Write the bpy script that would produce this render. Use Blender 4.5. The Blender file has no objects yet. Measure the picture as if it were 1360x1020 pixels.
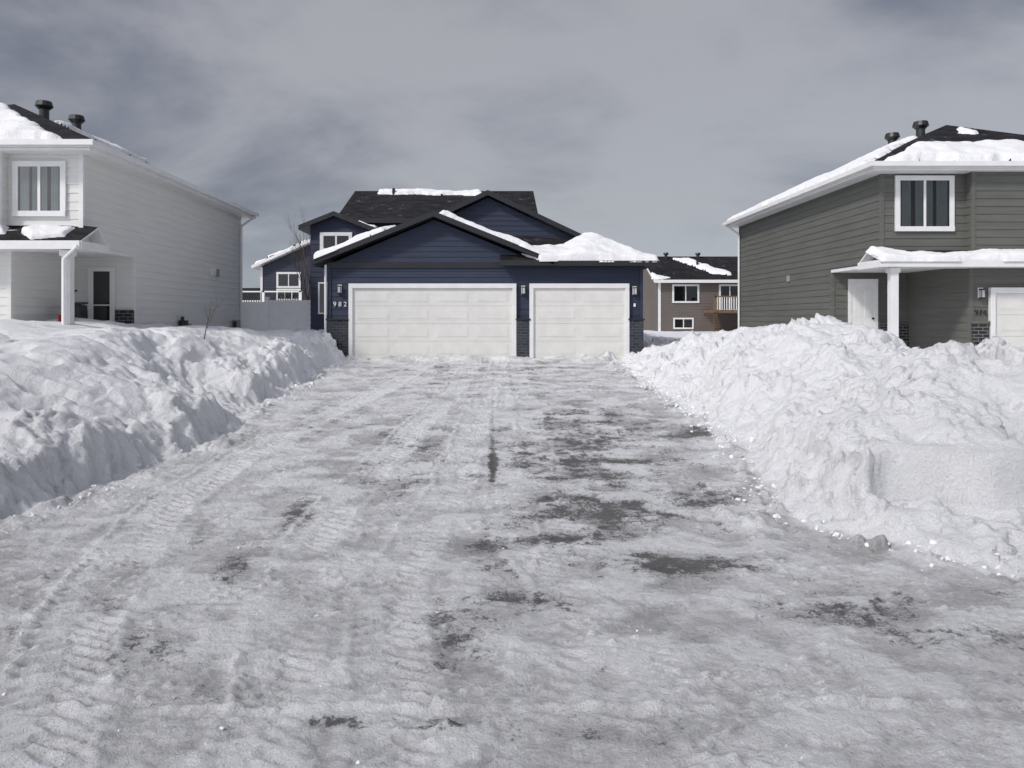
import bpy, bmesh, math, random
import numpy as np
from mathutils import Vector, Matrix
random.seed(4); np.random.seed(4)
scene=bpy.context.scene
R=math.radians
# ------------------------------------------------------------------ helpers
def newmat(name):
    m=bpy.data.materials.new(name); m.use_nodes=True
    nt=m.node_tree; b=nt.nodes['Principled BSDF']
    return m,nt,b
def N(nt,t,**k):
    n=nt.nodes.new(t)
    for a,v in k.items(): setattr(n,a,v)
    return n
def L(nt,a,b): nt.links.new(a,b)
def mathn(nt,op,a,b=None,c=None,clamp=False):
    n=nt.nodes.new('ShaderNodeMath'); n.operation=op; n.use_clamp=clamp
    for i,v in enumerate((a,b,c)):
        if v is None: continue
        if hasattr(v,'is_linked'): nt.links.new(v,n.inputs[i])
        else: n.inputs[i].default_value=v
    return n.outputs[0]
def mixc(nt,f,a,b):
    n=nt.nodes.new('ShaderNodeMix'); n.data_type='RGBA'
    for s,v in ((n.inputs[0],f),(n.inputs[6],a),(n.inputs[7],b)):
        if hasattr(v,'is_linked'): nt.links.new(v,s)
        elif isinstance(v,(int,float)): s.default_value=v
        else: s.default_value=(*v,1)
    return n.outputs[2]
def noise(nt,vec,scale,detail=4,rough=.6):
    n=nt.nodes.new('ShaderNodeTexNoise'); n.inputs['Scale'].default_value=scale
    n.inputs['Detail'].default_value=detail; n.inputs['Roughness'].default_value=rough
    nt.links.new(vec,n.inputs['Vector']); return n.outputs['Fac']
def smap(nt,v,a,b,c=0,d=1):
    n=nt.nodes.new('ShaderNodeMapRange'); n.interpolation_type='SMOOTHSTEP'
    nt.links.new(v,n.inputs[0])
    for i,x in enumerate((a,b,c,d)): n.inputs[i+1].default_value=x
    return n.outputs[0]
def bump(nt,b,h,dist,strength=1.0,prev=None):
    n=nt.nodes.new('ShaderNodeBump'); n.inputs['Distance'].default_value=dist; n.inputs['Strength'].default_value=strength
    nt.links.new(h,n.inputs['Height'])
    if prev: nt.links.new(prev,n.inputs['Normal'])
    if b: nt.links.new(n.outputs[0],b.inputs['Normal'])
    return n.outputs[0]
def mat_paint(name,col,rough=.6,var=.12,nscale=3,bd=.002):
    m,nt,b=newmat(name); tc=N(nt,'ShaderNodeTexCoord'); o=tc.outputs['Object']
    f=noise(nt,o,nscale,5); f2=noise(nt,o,40,3)
    c=mixc(nt,smap(nt,f,.3,.7),tuple(x*(1-var) for x in col),tuple(min(1,x*(1+var)) for x in col))
    L(nt,c,b.inputs['Base Color']); b.inputs['Roughness'].default_value=rough
    bump(nt,b,f2,bd,.5)
    return m
def mat_siding(name,col,var=.1):
    m,nt,b=newmat(name); tc=N(nt,'ShaderNodeTexCoord'); o=tc.outputs['Object']
    mp=N(nt,'ShaderNodeMapping'); mp.inputs['Scale'].default_value=(.6,.6,14); L(nt,o,mp.inputs[0])
    f=noise(nt,mp.outputs[0],1.5,3); f3=noise(nt,o,.5,4)
    mp2=N(nt,'ShaderNodeMapping'); mp2.inputs['Scale'].default_value=(3,3,60); L(nt,o,mp2.inputs[0])
    g=noise(nt,mp2.outputs[0],2,4)
    ff=mathn(nt,'ADD',mathn(nt,'MULTIPLY',f,.6),mathn(nt,'MULTIPLY',f3,.4))
    c=mixc(nt,smap(nt,ff,.35,.65),tuple(x*(1-var) for x in col),tuple(min(1,x*(1+var)) for x in col))
    L(nt,c,b.inputs['Base Color']); b.inputs['Roughness'].default_value=.65
    bump(nt,b,g,.003,.6)
    return m
def hz(nt,kx=1,kz=1):
    tc=N(nt,'ShaderNodeTexCoord'); s=N(nt,'ShaderNodeSeparateXYZ'); L(nt,tc.outputs['Object'],s.inputs[0])
    c=N(nt,'ShaderNodeCombineXYZ'); L(nt,mathn(nt,'MULTIPLY',mathn(nt,'ADD',s.outputs[0],s.outputs[1]),kx),c.inputs[0])
    L(nt,mathn(nt,'MULTIPLY',s.outputs[2],kz),c.inputs[1]); return c.outputs[0],tc.outputs['Object']
def mat_brick(name,c1,c2,mortar):
    m,nt,b=newmat(name); v,o=hz(nt)
    t=N(nt,'ShaderNodeTexBrick'); L(nt,v,t.inputs['Vector']); t.inputs['Scale'].default_value=1
    t.inputs['Brick Width'].default_value=.22; t.inputs['Row Height'].default_value=.085; t.inputs['Mortar Size'].default_value=.008
    t.inputs['Color1'].default_value=(*c1,1); t.inputs['Color2'].default_value=(*c2,1); t.inputs['Mortar'].default_value=(*mortar,1)
    L(nt,t.outputs['Color'],b.inputs['Base Color']); b.inputs['Roughness'].default_value=.8
    h=mathn(nt,'SUBTRACT',mathn(nt,'MULTIPLY',noise(nt,o,30,4),.5),t.outputs['Fac']); bump(nt,b,h,.01,.8)
    return m
def mat_shingle(name):
    m,nt,b=newmat(name); v,o=hz(nt,1,2.3)
    t=N(nt,'ShaderNodeTexBrick'); L(nt,v,t.inputs['Vector']); t.inputs['Scale'].default_value=1
    t.inputs['Brick Width'].default_value=.32; t.inputs['Row Height'].default_value=.14; t.inputs['Mortar Size'].default_value=.006
    t.inputs['Color1'].default_value=(.010,.010,.012,1); t.inputs['Color2'].default_value=(.028,.027,.029,1); t.inputs['Mortar'].default_value=(.006,.006,.006,1)
    fr=smap(nt,noise(nt,o,2.2,8,.75),.58,.68)
    c=mixc(nt,mathn(nt,'MULTIPLY',fr,.22),t.outputs['Color'],(.6,.6,.62))
    L(nt,c,b.inputs['Base Color']); b.inputs['Roughness'].default_value=.9; b.inputs['Specular IOR Level'].default_value=.2
    h=mathn(nt,'SUBTRACT',mathn(nt,'MULTIPLY',noise(nt,o,80,2),.6),t.outputs['Fac']); bump(nt,b,h,.008,.8)
    return m
def mat_snow(name):
    m,nt,b=newmat(name); tc=N(nt,'ShaderNodeTexCoord'); o=tc.outputs['Object']
    f=noise(nt,o,1.5,5); c=mixc(nt,f,(.80,.80,.80),(.90,.90,.90)); L(nt,c,b.inputs['Base Color'])
    b.inputs['Roughness'].default_value=.7; b.inputs['Specular IOR Level'].default_value=.25
    p=bump(nt,None,noise(nt,o,9,6,.65),.05,.6); bump(nt,b,noise(nt,o,60,4,.7),.012,.6,p)
    return m
SNOW=mat_snow('snow'); SHING=mat_shingle('asphalt_shingles')
WHITE=mat_paint('white_trim',(.78,.78,.77),.45,.04)
DOORW=mat_paint('garage_door_white',(.72,.71,.67),.4,.04)
NAVY=mat_siding('navy_siding',(.021,.030,.060),.18)
NAVYF=mat_siding('navy_siding_far',(.025,.030,.050),.15)
BLACK=mat_paint('black_trim',(.012,.013,.017),.5,.2)
WSID=mat_siding('white_siding',(.74,.74,.71),.05)
GSID=mat_siding('grey_siding',(.118,.119,.106),.12)
BSID=mat_siding('taupe_siding',(.14,.118,.105),.1)
BRKN=mat_brick('dark_blue_brick',(.02,.024,.035),(.045,.05,.065),(.09,.09,.1))
BRKB=mat_brick('charcoal_brick',(.010,.010,.012),(.035,.034,.034),(.22,.22,.22))
METAL=mat_paint('dark_metal',(.02,.02,.02),.4,.2)
WOOD=mat_paint('deck_wood',(.16,.10,.06),.7,.2)
VINYL=mat_paint('vinyl_white',(.84,.84,.83),.4,.03)
BARK=mat_paint('bark',(.09,.07,.055),.9,.3,20,.004)
RED=mat_paint('red_plastic',(.45,.03,.02),.4,.1)
LAMPG=mat_paint('lamp_glass',(.5,.5,.48),.15,.05)
CURT=mat_paint('curtain_cloth',(.30,.31,.30),.9,.1,2)
INT=mat_paint('dark_interior',(.015,.016,.018),.9,.2)
def mat_glass():
    m,nt,b=newmat('window_glass'); nt.nodes.remove(b); out=nt.nodes['Material Output']
    t=N(nt,'ShaderNodeBsdfTransparent'); t.inputs[0].default_value=(.7,.75,.75,1)
    g=N(nt,'ShaderNodeBsdfGlossy'); g.inputs['Roughness'].default_value=.03
    f=N(nt,'ShaderNodeFresnel'); f.inputs[0].default_value=1.5
    x=N(nt,'ShaderNodeMixShader'); L(nt,mathn(nt,'ADD',f.outputs[0],.03),x.inputs[0]); L(nt,t.outputs[0],x.inputs[1]); L(nt,g.outputs[0],x.inputs[2])
    L(nt,x.outputs[0],out.inputs[0]); return m
GLASS=mat_glass()

class MB:
    def __init__(s,mx=1): s.v=[];s.f=[];s.m=[];s.mats=[];s.mx=mx
    def mi(s,mat):
        if mat not in s.mats: s.mats.append(mat)
        return s.mats.index(mat)
    def poly(s,pts,mat):
        i=len(s.v); s.v+=[(p[0]*s.mx,p[1],p[2]) for p in pts]; s.f.append(list(range(i,i+len(pts)))); s.m.append(s.mi(mat))
    def box(s,x0,x1,y0,y1,z0,z1,mat):
        i=len(s.v)
        for z in (z0,z1):
            for (x,y) in ((x0,y0),(x1,y0),(x1,y1),(x0,y1)): s.v.append((x*s.mx,y,z))
        for f in ((0,3,2,1),(4,5,6,7),(0,1,5,4),(1,2,6,5),(2,3,7,6),(3,0,4,7)):
            s.f.append([i+k for k in f]); s.m.append(s.mi(mat))
    def prism(s,pts,dz,top,side):
        n=len(pts); i=len(s.v)
        s.v+=[(p[0]*s.mx,p[1],p[2]) for p in pts]+[(p[0]*s.mx,p[1],p[2]-dz) for p in pts]
        s.f.append(list(range(i,i+n))); s.m.append(s.mi(top))
        s.f.append([i+n+k for k in reversed(range(n))]); s.m.append(s.mi(side))
        for k in range(n):
            k2=(k+1)%n; s.f.append([i+k,i+n+k,i+n+k2,i+k2]); s.m.append(s.mi(side))
    def cone(s,p0,p1,r0,r1,mat,n=10,cap=True):
        p0=Vector(p0);p1=Vector(p1); d=(p1-p0).normalized(); a=d.orthogonal().normalized(); b=d.cross(a); i=len(s.v)
        for p,r in ((p0,r0),(p1,r1)):
            for k in range(n):
                t=2*math.pi*k/n; q=p+a*math.cos(t)*r+b*math.sin(t)*r; s.v.append((q.x*s.mx,q.y,q.z))
        for k in range(n):
            k2=(k+1)%n; s.f.append([i+k,i+k2,i+n+k2,i+n+k]); s.m.append(s.mi(mat))
        if cap:
            s.f.append([i+k for k in reversed(range(n))]); s.m.append(s.mi(mat)); s.f.append([i+n+k for k in range(n)]); s.m.append(s.mi(mat))
    def siding(s,poly,P0,u,n,mat,e=.19,t=.016):
        P0=Vector(P0);u=Vector(u);n=Vector(n)
        zmin=min(p[1] for p in poly); zmax=max(p[1] for p in poly)
        def clip(pl,z,keepabove):
            out=[]
            for i in range(len(pl)):
                a=pl[i];b=pl[(i+1)%len(pl)]
                ia=(a[1]>=z) if keepabove else (a[1]<=z); ib=(b[1]>=z) if keepabove else (b[1]<=z)
                if ia: out.append(a)
                if ia!=ib:
                    k=(z-a[1])/(b[1]-a[1]); out.append((a[0]+(b[0]-a[0])*k,z))
            return out
        z=math.floor(zmin/e)*e
        while z<zmax-1e-4:
            pl=clip(poly,z,True)
            if len(pl)>2: pl=clip(pl,z+e,False)
            if len(pl)>2:
                def W(p,off=None):
                    o=t*(1-(p[1]-z)/e)+.001 if off is None else off
                    q=P0+u*p[0]+n*o; return (q.x,q.y,p[1])
                s.poly([W(p) for p in pl],mat)
                lo=[p for p in pl if abs(p[1]-z)<1e-5]
                if len(lo)>=2:
                    a=min(lo);b=max(lo); s.poly([W(a,0),W(b,0),W(b),W(a)],mat)
            z+=e
    def done(s,name,parent=None,bevel=0,smooth=False):
        me=bpy.data.meshes.new(name); me.from_pydata(s.v,[],s.f)
        for m in s.mats: me.materials.append(m)
        me.polygons.foreach_set('material_index',s.m)
        if smooth: me.polygons.foreach_set('use_smooth',[True]*len(s.f))
        me.update(); bm=bmesh.new(); bm.from_mesh(me); bmesh.ops.recalc_face_normals(bm,faces=bm.faces); bm.to_mesh(me); bm.free()
        o=bpy.data.objects.new(name,me); scene.collection.objects.link(o)
        if bevel:
            b=o.modifiers.new('b','BEVEL'); b.width=bevel; b.segments=2; b.limit_method='ANGLE'
        if parent:
            o.parent=parent; o.matrix_parent_inverse=Matrix.Translation(-parent.location)
        return o
def empty(name,loc):
    e=bpy.data.objects.new(name,None); e.location=loc; scene.collection.objects.link(e); return e

# ------------------------------------------------------------------ numpy noise
def _h(ix,iy,seed):
    h=(ix.astype(np.int64)*374761393+iy.astype(np.int64)*668265263+seed*1442695041)&0xffffffff
    h=((h^(h>>13))*1274126177)&0xffffffff; h=(h^(h>>16)); return (h&0xffff)/65535.0
def perlin(x,y,seed=0):
    ix=np.floor(x);iy=np.floor(y);fx=x-ix;fy=y-iy
    ux=fx*fx*fx*(fx*(fx*6-15)+10);uy=fy*fy*fy*(fy*(fy*6-15)+10)
    def g(dx,dy):
        a=_h(ix+dx,iy+dy,seed)*2*np.pi; return np.cos(a)*(fx-dx)+np.sin(a)*(fy-dy)
    n0=g(0,0)*(1-ux)+g(1,0)*ux; n1=g(0,1)*(1-ux)+g(1,1)*ux
    return (n0*(1-uy)+n1*uy)*1.5
def fbm(x,y,o=4,seed=0,gain=.5,billow=False):
    r=0;a=1;f=1;t=0
    for k in range(o):
        p=perlin(x*f+k*17.3,y*f-k*9.1,seed+k)
        r=r+a*(np.abs(p) if billow else p); t+=a; a*=gain; f*=2.03
    return r/t
def worley(x,y,seed=0):
    ix=np.floor(x);iy=np.floor(y);best=np.full(x.shape,9.)
    val=np.zeros(x.shape)
    for dx in (-1,0,1):
        for dy in (-1,0,1):
            cx=ix+dx;cy=iy+dy; px=cx+_h(cx,cy,seed);py=cy+_h(cx,cy,seed+7)
            d=(px-x)**2+(py-y)**2; m=d<best; best=np.where(m,d,best); val=np.where(m,_h(cx,cy,seed+13),val)
    return np.sqrt(best),val
def ss(a,b,x):
    t=np.clip((x-a)/(b-a),0,1); return t*t*(3-2*t)
def smin(a,b,k=.5):
    h=np.clip(.5+.5*(b-a)/k,0,1); return b*(1-h)+a*h-k*h*(1-h)

# ------------------------------------------------------------------ terrain
TR=[([3,3.4,4.7,7.2,9.6,12,16,21],[-1.9,-2.1,-2.65,-3.35,-3.4,-3.1,-2.4,-1.9],.25,1.0),
    ([3,4.7,7.2,9.6,12,16,21],[-1.50,-2.0,-2.66,-2.7,-2.4,-1.75,-1.35],.12,.3),
    ([3,3.4,5,5.9,7.2,12.5,15.6,21],[-.95,-1.05,-1.35,-1.55,-1.65,-1.2,-.86,-.6],.20,.9),
    ([3,3.4,4.5,6,9,13,21],[-.3,-.42,-.68,-.75,-.45,-.3,.2],.20,.75),
    ([3,3.4,4,5,6.3,9,12],[1.3,1.15,.98,.73,.28,.1,.15],.15,.5),
    ([3,8,14,21],[2.2,1.8,1.2,1.6],.15,.15),
    ([3,4,6,9],[-3.2,-3.4,-3.9,-4.1],.15,.25),
    ([3,4,5,6.5],[.1,.25,.45,.6],.17,.5)]
def gbase(Y): return np.interp(Y,[7,22.5,26,60,2000],[0,.785,.95,1.0,1.0])
def terrain(X,Y,full=False):
    gb=gbase(Y)
    wob=fbm(X*.9,Y*.9,3,5)*.35+fbm(X*4,Y*4,3,6)*.16
    xl=-4.3-np.clip(9-Y,0,4)*.25+.45*np.exp(-((Y-11.3)/1.3)**2)
    xr=np.interp(Y,[5,7.6,9,10.5,22],[2.75,2.75,3.2,3.45,3.5])
    ysR=np.clip(7.4-(X-2.8)*1.4,5.45,7.4)
    dL=smin(xl-X,Y-5.9)+wob; dR=smin(X-xr,Y-ysR)+wob
    rough=fbm(X*2.6,Y*2.6,5,31,.55,True)
    wx=X+fbm(X*2.3,Y*2.3,3,3)*.25; wy=Y+fbm(X*2.3,Y*2.3,3,9)*.25
    w1,v1=worley(wx*3.6,wy*3.6,41); w2,v2=worley(wx*8,wy*8,42); w3,v3=worley(wx*1.5,wy*1.5,43)
    lump=(v1-.5)*ss(.75,.15,w1)*.16+(v2-.45)*ss(.75,.2,w2)*.08
    big=(v3-.5)*ss(.9,.1,w3)*.26
    crusty=ss(-.15,.25,fbm(X*.6,Y*.6,3,45))
    # left bank
    n1=fbm(X*.55,Y*.55,4,21); hf=np.clip(.50+.35*fbm(X*.7+3,Y*.7,3,22),.28,.8)+.12*ss(14.3,14.8,Y)
    zcL=np.interp(Y,[6,8,10,12,14,20,22.5,26,60],[.80,1.06,1.34,1.54,1.70,1.68,1.5,1.45,1.3])+.18*ss(-7.5,-10,X)*(Y<22)
    dpk=np.exp(-((Y-13.3-.25*(-4.3-X)+fbm(X,Y,2,12)*.5)/.85)**4)*(1-ss(1.0,2.6,dL))
    hL=hf*(.5*ss(0,.75,dL)+.5*ss(.12,.55,dL))+(zcL-gb-hf)*ss(.55,2.9,dL)+n1*.16*ss(.3,1.5,dL)
    hL=hL*(1-.62*dpk)
    faceL=ss(0,.25,dL)*(1-ss(.7,1.7,dL))
    hL=hL+faceL*(lump*1.0+big*.5+rough*.10-.03)+ss(.3,1,dL)*(fbm(X*2.0,Y*2.0,4,33)*.035+fbm(X*8,Y*8,3,37)*.010+crusty*lump*.2)
    ledge=(fbm(X*.35+5,Y*.6,3,77)*2.2)%1; hL=hL+ss(.5,1,dL)*(1-ss(4,7,dL))*ss(0,.10,ledge)*(1-ss(.5,1,ledge))*.10
    # right bank
    Yc=Y+.12*(X-4.5)+fbm(X*1.2,Y*.4,2,55)*.22
    zc=np.interp(Yc,[5,6.2,7.0,7.4,8.2,9.2,10,10.9,12.2,13.5,16,19,21,22,24,60],[.25,.32,.36,.42,.76,1.38,1.52,1.32,1.56,1.82,1.76,1.62,1.36,1.15,1.2,1.25])
    step=.46*ss(7.04,7.12,Yc)*ss(3.15,3.8,X+fbm(X*2,Y*2,2,57)*.3)*(1-ss(7.9,9.8,Y))
    P=np.interp(dR,[0,.3,.8,1.3,1.8,2.4,3.0],[0,.13,.42,.73,.93,1.02,1.0])
    yd=ss(2.7,4.8,dR)*ss(8.6,10.2,Y)
    hR=((zc-gb)*P+step)*(1-yd)+(1.15-gb)*yd
    cut=ss(6.86,6.98,Yc)*(1-ss(7.2,7.5,Yc))*ss(3.5,4.0,X)
    env=ss(0,.35,dR)*(1-.8*ss(3,5,dR))
    hR=hR+env*(1-cut*.97)*(lump*(.25+1.1*crusty)+big*(.4+.8*crusty)+(rough-.2)*(.07+.14*crusty)+fbm(X*1.0,Y*1.0,3,61)*.20+fbm(X*7,Y*7,3,62)*.025)
    hR=hR*(dR>0)
    toe=(ss(-.7,.1,dR)*(1-ss(.1,.6,dR))); toeL=(ss(-.55,.1,dL)*(1-ss(.1,.4,dL)))
    h=np.where(dL>0,hL,0)+np.where(dR>0,np.maximum(hR,0),0)
    # driveway micro relief
    drv=(1-ss(-.1,.15,dL))*(1-ss(-.1,.15,dR))
    m=fbm(X*2.2,Y*2.2,4,71,.6)*.018+fbm(X*13,Y*13,4,72,.65)*.009
    w4,v4=worley(X*13,Y*13,73)
    crumb=np.clip(v4-.6,0,1)*ss(.5,.1,w4)*.08*ss(.0,.25,fbm(X*1.1,Y*.8,3,74))
    sl0=fbm(X*1.5,Y*1.9,6,79,.6); slab=ss(-.02,.03,sl0)
    slab2=ss(.12,.16,sl0)
    tr=np.zeros(X.shape); trm=np.zeros(X.shape)
    for k,(ys,xs,w,st) in enumerate(TR):
        u=X-np.interp(Y,ys,xs); u=u+fbm(Y*.8,Y*0+k,2,80+k)*.10
        br=ss(-.35,.05,fbm(X*1.0,Y*.7,4,85+k))
        mk=ss(w+.04,w-.04,np.abs(u))*st*br
        bar=ss(-.35,.35,np.sin(2*np.pi*(Y+np.abs(u)*.55)/.135+fbm(X*3,Y*3,2,88)*1.2+1.6*np.sign(u)))*(.8+fbm(X*4,Y*4,3,89)*.9)
        rid=np.exp(-((np.abs(u)-w-.05)/.04)**2)*st*(.4+.6*br)
        tr=tr+mk*(-.014+.027*bar)+rid*.014*(1+fbm(X*9,Y*9,2,91)*2.5); trm=np.maximum(trm,np.maximum(mk*(.4+.6*bar),rid*.7))
    grooves=-.014*(np.exp(-((X+.0)/.020)**2)*ss(8.4,8.9,Y)*(1-ss(14.5,15.5,Y))+np.exp(-((Y-13.2)/.03)**2)*(X>0)*(X<3))
    cl=Y-3.87-X*.012-fbm(X*.8,Y*0,2,94)*.04
    cm=(.35+.65*ss(-.15,.2,fbm(X*1.1,Y*0+2,3,97)))
    curb=.034*np.exp(-(cl/.025)**2)*cm*(.8+fbm(X*5,Y*5,2,95))-.016*np.exp(-((cl+.06)/.03)**2)*cm
    h=h+drv*(m*(1-.4*np.clip(trm,0,1))+crumb+(slab*.011+slab2*.008)*(1-trm*.5)+tr+grooves+curb)+toe*drv*(np.clip(lump,0,1)*1.6+.02)+toeL*drv*(np.clip(lump,0,1)*1.3+.015)
    h=h+.11*ss(21.3,22.3,Y)*drv*(Y<23)*(.6+fbm(X*1.5,Y*2,3,96)*1.6+.6*ss(1,3.5,X))
    # dirt
    D=np.full(X.shape,.0)
    for (cx,cy,rx,ry,w) in ((1.45,6.10,.80,.28,.66),(.65,6.75,.7,.32,.58),(.9,7.5,.8,.40,.46),(.25,5.35,.55,.22,.50),(-.35,4.75,.38,.40,.48),(-2.3,4.5,.5,.4,.42),
        (.9,9.6,1.3,2.0,.40),(.0,9.7,.06,.9,.75),(1.6,12.5,1.6,2.5,.34),(-1.3,10.5,.7,2.5,.32),(2.4,5.2,.7,.35,.38),(-.75,3.72,.22,.07,.75),(-.3,3.68,.2,.06,.6),(-1.4,4.0,.3,.15,.45),
        (2.9,4.7,.5,.2,.42),(-2.8,13,.7,2,.28),(0,20.3,3,1.6,.34),(3.1,11.5,.3,.3,.55),(-1.9,7.4,.2,.6,.40),(2.2,8,.8,.6,.32),(-3.0,5.2,.5,.4,.28),(0,17,2.5,2,.24),(-2.1,6.0,.18,.9,.32),(-.1,6.4,.2,.6,.28),(.4,3.6,.3,.1,.4)):
        D=D+w*np.exp(-((X-cx)/rx)**2-((Y-cy)/ry)**2)
    D=D+.60*fbm(X*1.7,Y*2.3,6,101,.70)-.42*trm
    D=D+.15*np.exp(-((X)/.03)**2)*ss(8.4,8.9,Y)*(1-ss(14.5,15.5,Y))
    D=D-.10*slab-.12*slab2
    D=D*drv*(Y<22.6)*(Y>-20)-.4*(1-drv)
    pack=drv*(1-.8*np.clip(trm,0,1))*(1-.35*slab-.40*slab2)*(1-.7*np.clip(crumb/.02,0,1))*(1-.7*np.clip(curb/.04,0,1))
    if not full: return gb+h,D,pack
    Z=gb+h
    mask=np.maximum(ss(0,.3,dR)*(1-ss(4,6,dR)),ss(0,.3,dL)*(1-ss(1.2,2.2,dL))*.6)*(1-cut*.9)*((Y>5)&(Y<24)&(np.abs(X)<9))
    dx=(fbm(Y*2.2,Z*3.2,4,120,.55)*.12+fbm(Y*9,Z*11,2,121)*.018)*mask
    dy=(fbm(X*2.2+7,Z*3.2,4,130,.55)*.12+fbm(X*9,Z*11+3,2,131)*.018)*mask
    return Z,D,pack,dx,dy
def axis(lo,hi,step,far,grow=1.12):
    a=list(np.arange(lo,hi+1e-6,step)); s=step; x=a[-1]
    while x<far: s=min(s*grow,150); x+=s; a.append(x)
    s=step; x=lo; b=[]
    while x>-far: s=min(s*grow,150); x-=s; b.append(x)
    return np.array(b[::-1]+a)
xs=axis(-7.4,7.4,.026,2500,1.07)
ya=[3.0]; 
while ya[-1]<23: ya.append(ya[-1]+min(.032,.014+.0014*(ya[-1]-3)))
s_=.03; yb=[]; x=ya[-1]
while x<2500: s_=min(s_*1.07,150); x+=s_; yb.append(x)
s_=.03; yc=[]; x=3.0
while x>-2500: s_=min(s_*1.12,150); x-=s_; yc.append(x)
ys=np.array(yc[::-1]+ya+yb)
XX,YY=np.meshgrid(xs,ys); ZZ,DD,PP,DX,DY=terrain(XX,YY,True)
ny,nx=XX.shape
me=bpy.data.meshes.new('snowy_ground')
co=np.stack([XX+DX,YY+DY,ZZ],-1).reshape(-1,3).astype(np.float32)
idx=np.arange(nx*ny).reshape(ny,nx)
q=np.stack([idx[:-1,:-1],idx[:-1,1:],idx[1:,1:],idx[1:,:-1]],-1).reshape(-1).astype(np.int32)
nf=len(q)//4
me.vertices.add(len(co)); me.vertices.foreach_set('co',co.ravel())
me.loops.add(len(q)); me.loops.foreach_set('vertex_index',q)
me.polygons.add(nf); me.polygons.foreach_set('loop_start',np.arange(0,len(q),4,dtype=np.int32))
me.update(calc_edges=True)
me.polygons.foreach_set('use_smooth',np.ones(nf,dtype=bool))
for nm,ar in (('dirt',DD),('pack',PP)):
    a=me.attributes.new(nm,'FLOAT','POINT'); a.data.foreach_set('value',ar.ravel().astype(np.float32))
go=bpy.data.objects.new('snowy_ground',me); scene.collection.objects.link(go)
m,nt,b=newmat('packed_snow'); tc=N(nt,'ShaderNodeTexCoord'); o=tc.outputs['Object']
at=N(nt,'ShaderNodeAttribute'); at.attribute_name='dirt'; ap=N(nt,'ShaderNodeAttribute'); ap.attribute_name='pack'
n_f=noise(nt,o,7,9,.75); n_m=noise(nt,o,1.3,6,.65); n_ff=noise(nt,o,38,5,.75)
snowc=mixc(nt,noise(nt,o,2,5),(.79,.795,.80),(.89,.895,.90))
packc=mixc(nt,smap(nt,mathn(nt,'ADD',mathn(nt,'MULTIPLY',n_m,.5),mathn(nt,'MULTIPLY',n_f,.5)),.38,.60),(.44,.44,.435),(.78,.78,.78))
c=mixc(nt,ap.outputs['Fac'],snowc,packc)
dsum=mathn(nt,'ADD',at.outputs['Fac'],mathn(nt,'MULTIPLY',mathn(nt,'SUBTRACT',n_f,.5),1.7))
dsum=mathn(nt,'ADD',dsum,mathn(nt,'MULTIPLY',mathn(nt,'SUBTRACT',n_ff,.5),1.2))
soft=smap(nt,dsum,-.02,.40,0,.42); hard=smap(nt,dsum,.24,.52,0,.88)
wet=mixc(nt,n_ff,(.045,.045,.045),(.13,.128,.12))
c=mixc(nt,soft,c,(.31,.31,.305))
c=mixc(nt,hard,c,wet)
L(nt,c,b.inputs['Base Color'])
L(nt,mathn(nt,'SUBTRACT',.75,mathn(nt,'MULTIPLY',ap.outputs['Fac'],.25)),b.inputs['Roughness'])
b.inputs['Specular IOR Level'].default_value=.3
p=bump(nt,None,n_f,.032,.8); p=bump(nt,None,noise(nt,o,28,5,.7),.022,.9,p); bump(nt,b,noise(nt,o,110,3,.7),.008,.8,p)
me.materials.append(m)

def gz(x,y): return float(terrain(np.array([[float(x)]]),np.array([[float(y)]]))[0][0,0])

# loose snow clods at the toes of the banks: one object
bm=bmesh.new(); bmesh.ops.create_icosphere(bm,subdivisions=2,radius=1); tv=np.array([v.co[:] for v in bm.verts]); tf=np.array([[v.index for v in f.verts] for f in bm.faces]); bm.free()
V=[];F=[];off=0
pts=[]
for k in range(1000):
    r=random.random()
    if r<.62:
        y=random.uniform(5.6,21) ; x=np.interp(y,[5,7.6,9,10.5,22],[2.75,2.75,3.2,3.45,3.5])+random.gauss(.0,.16)
        if y<7.4: x=2.8+(7.4-y)/1.4+random.gauss(.05,.2)
    elif r<.84: y=random.uniform(6.6,21); x=-4.3-max(0,9-y)*.25+random.gauss(.12,.12)
    else:
        t=random.choice(TR[:5]); y=random.uniform(3.3,14); x=np.interp(y,t[0],t[1])+random.choice((-1,1))*(t[2]+random.gauss(.06,.05))
    s=min(random.lognormvariate(-4.2,.5),.045)
    if r>=.84: s=min(s*.4,.010)
    pts.append((x,y,s))
PX=np.array([p[0] for p in pts]);PY=np.array([p[1] for p in pts]); PZ=terrain(PX[None],PY[None])[0][0]
for k,(x,y,s) in enumerate(pts):
    if PZ[k]-float(gbase(y))>.10: continue
    nz=1+.35*np.sin(tv@np.random.uniform(-3,3,(3,))+k)+.15*np.random.randn(len(tv))*.6
    A=np.random.uniform(.6,1.25,3)*s; A[2]*=.8
    V.append(tv*nz[:,None]*A+np.array([x,y,PZ[k]])); F.append(tf+off); off+=len(tv)
me=bpy.data.meshes.new('snow_clods'); me.from_pydata(np.concatenate(V).tolist(),[],np.concatenate(F).tolist()); me.materials.append(SNOW)
o=bpy.data.objects.new('snow_clods',me); scene.collection.objects.link(o)

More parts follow.
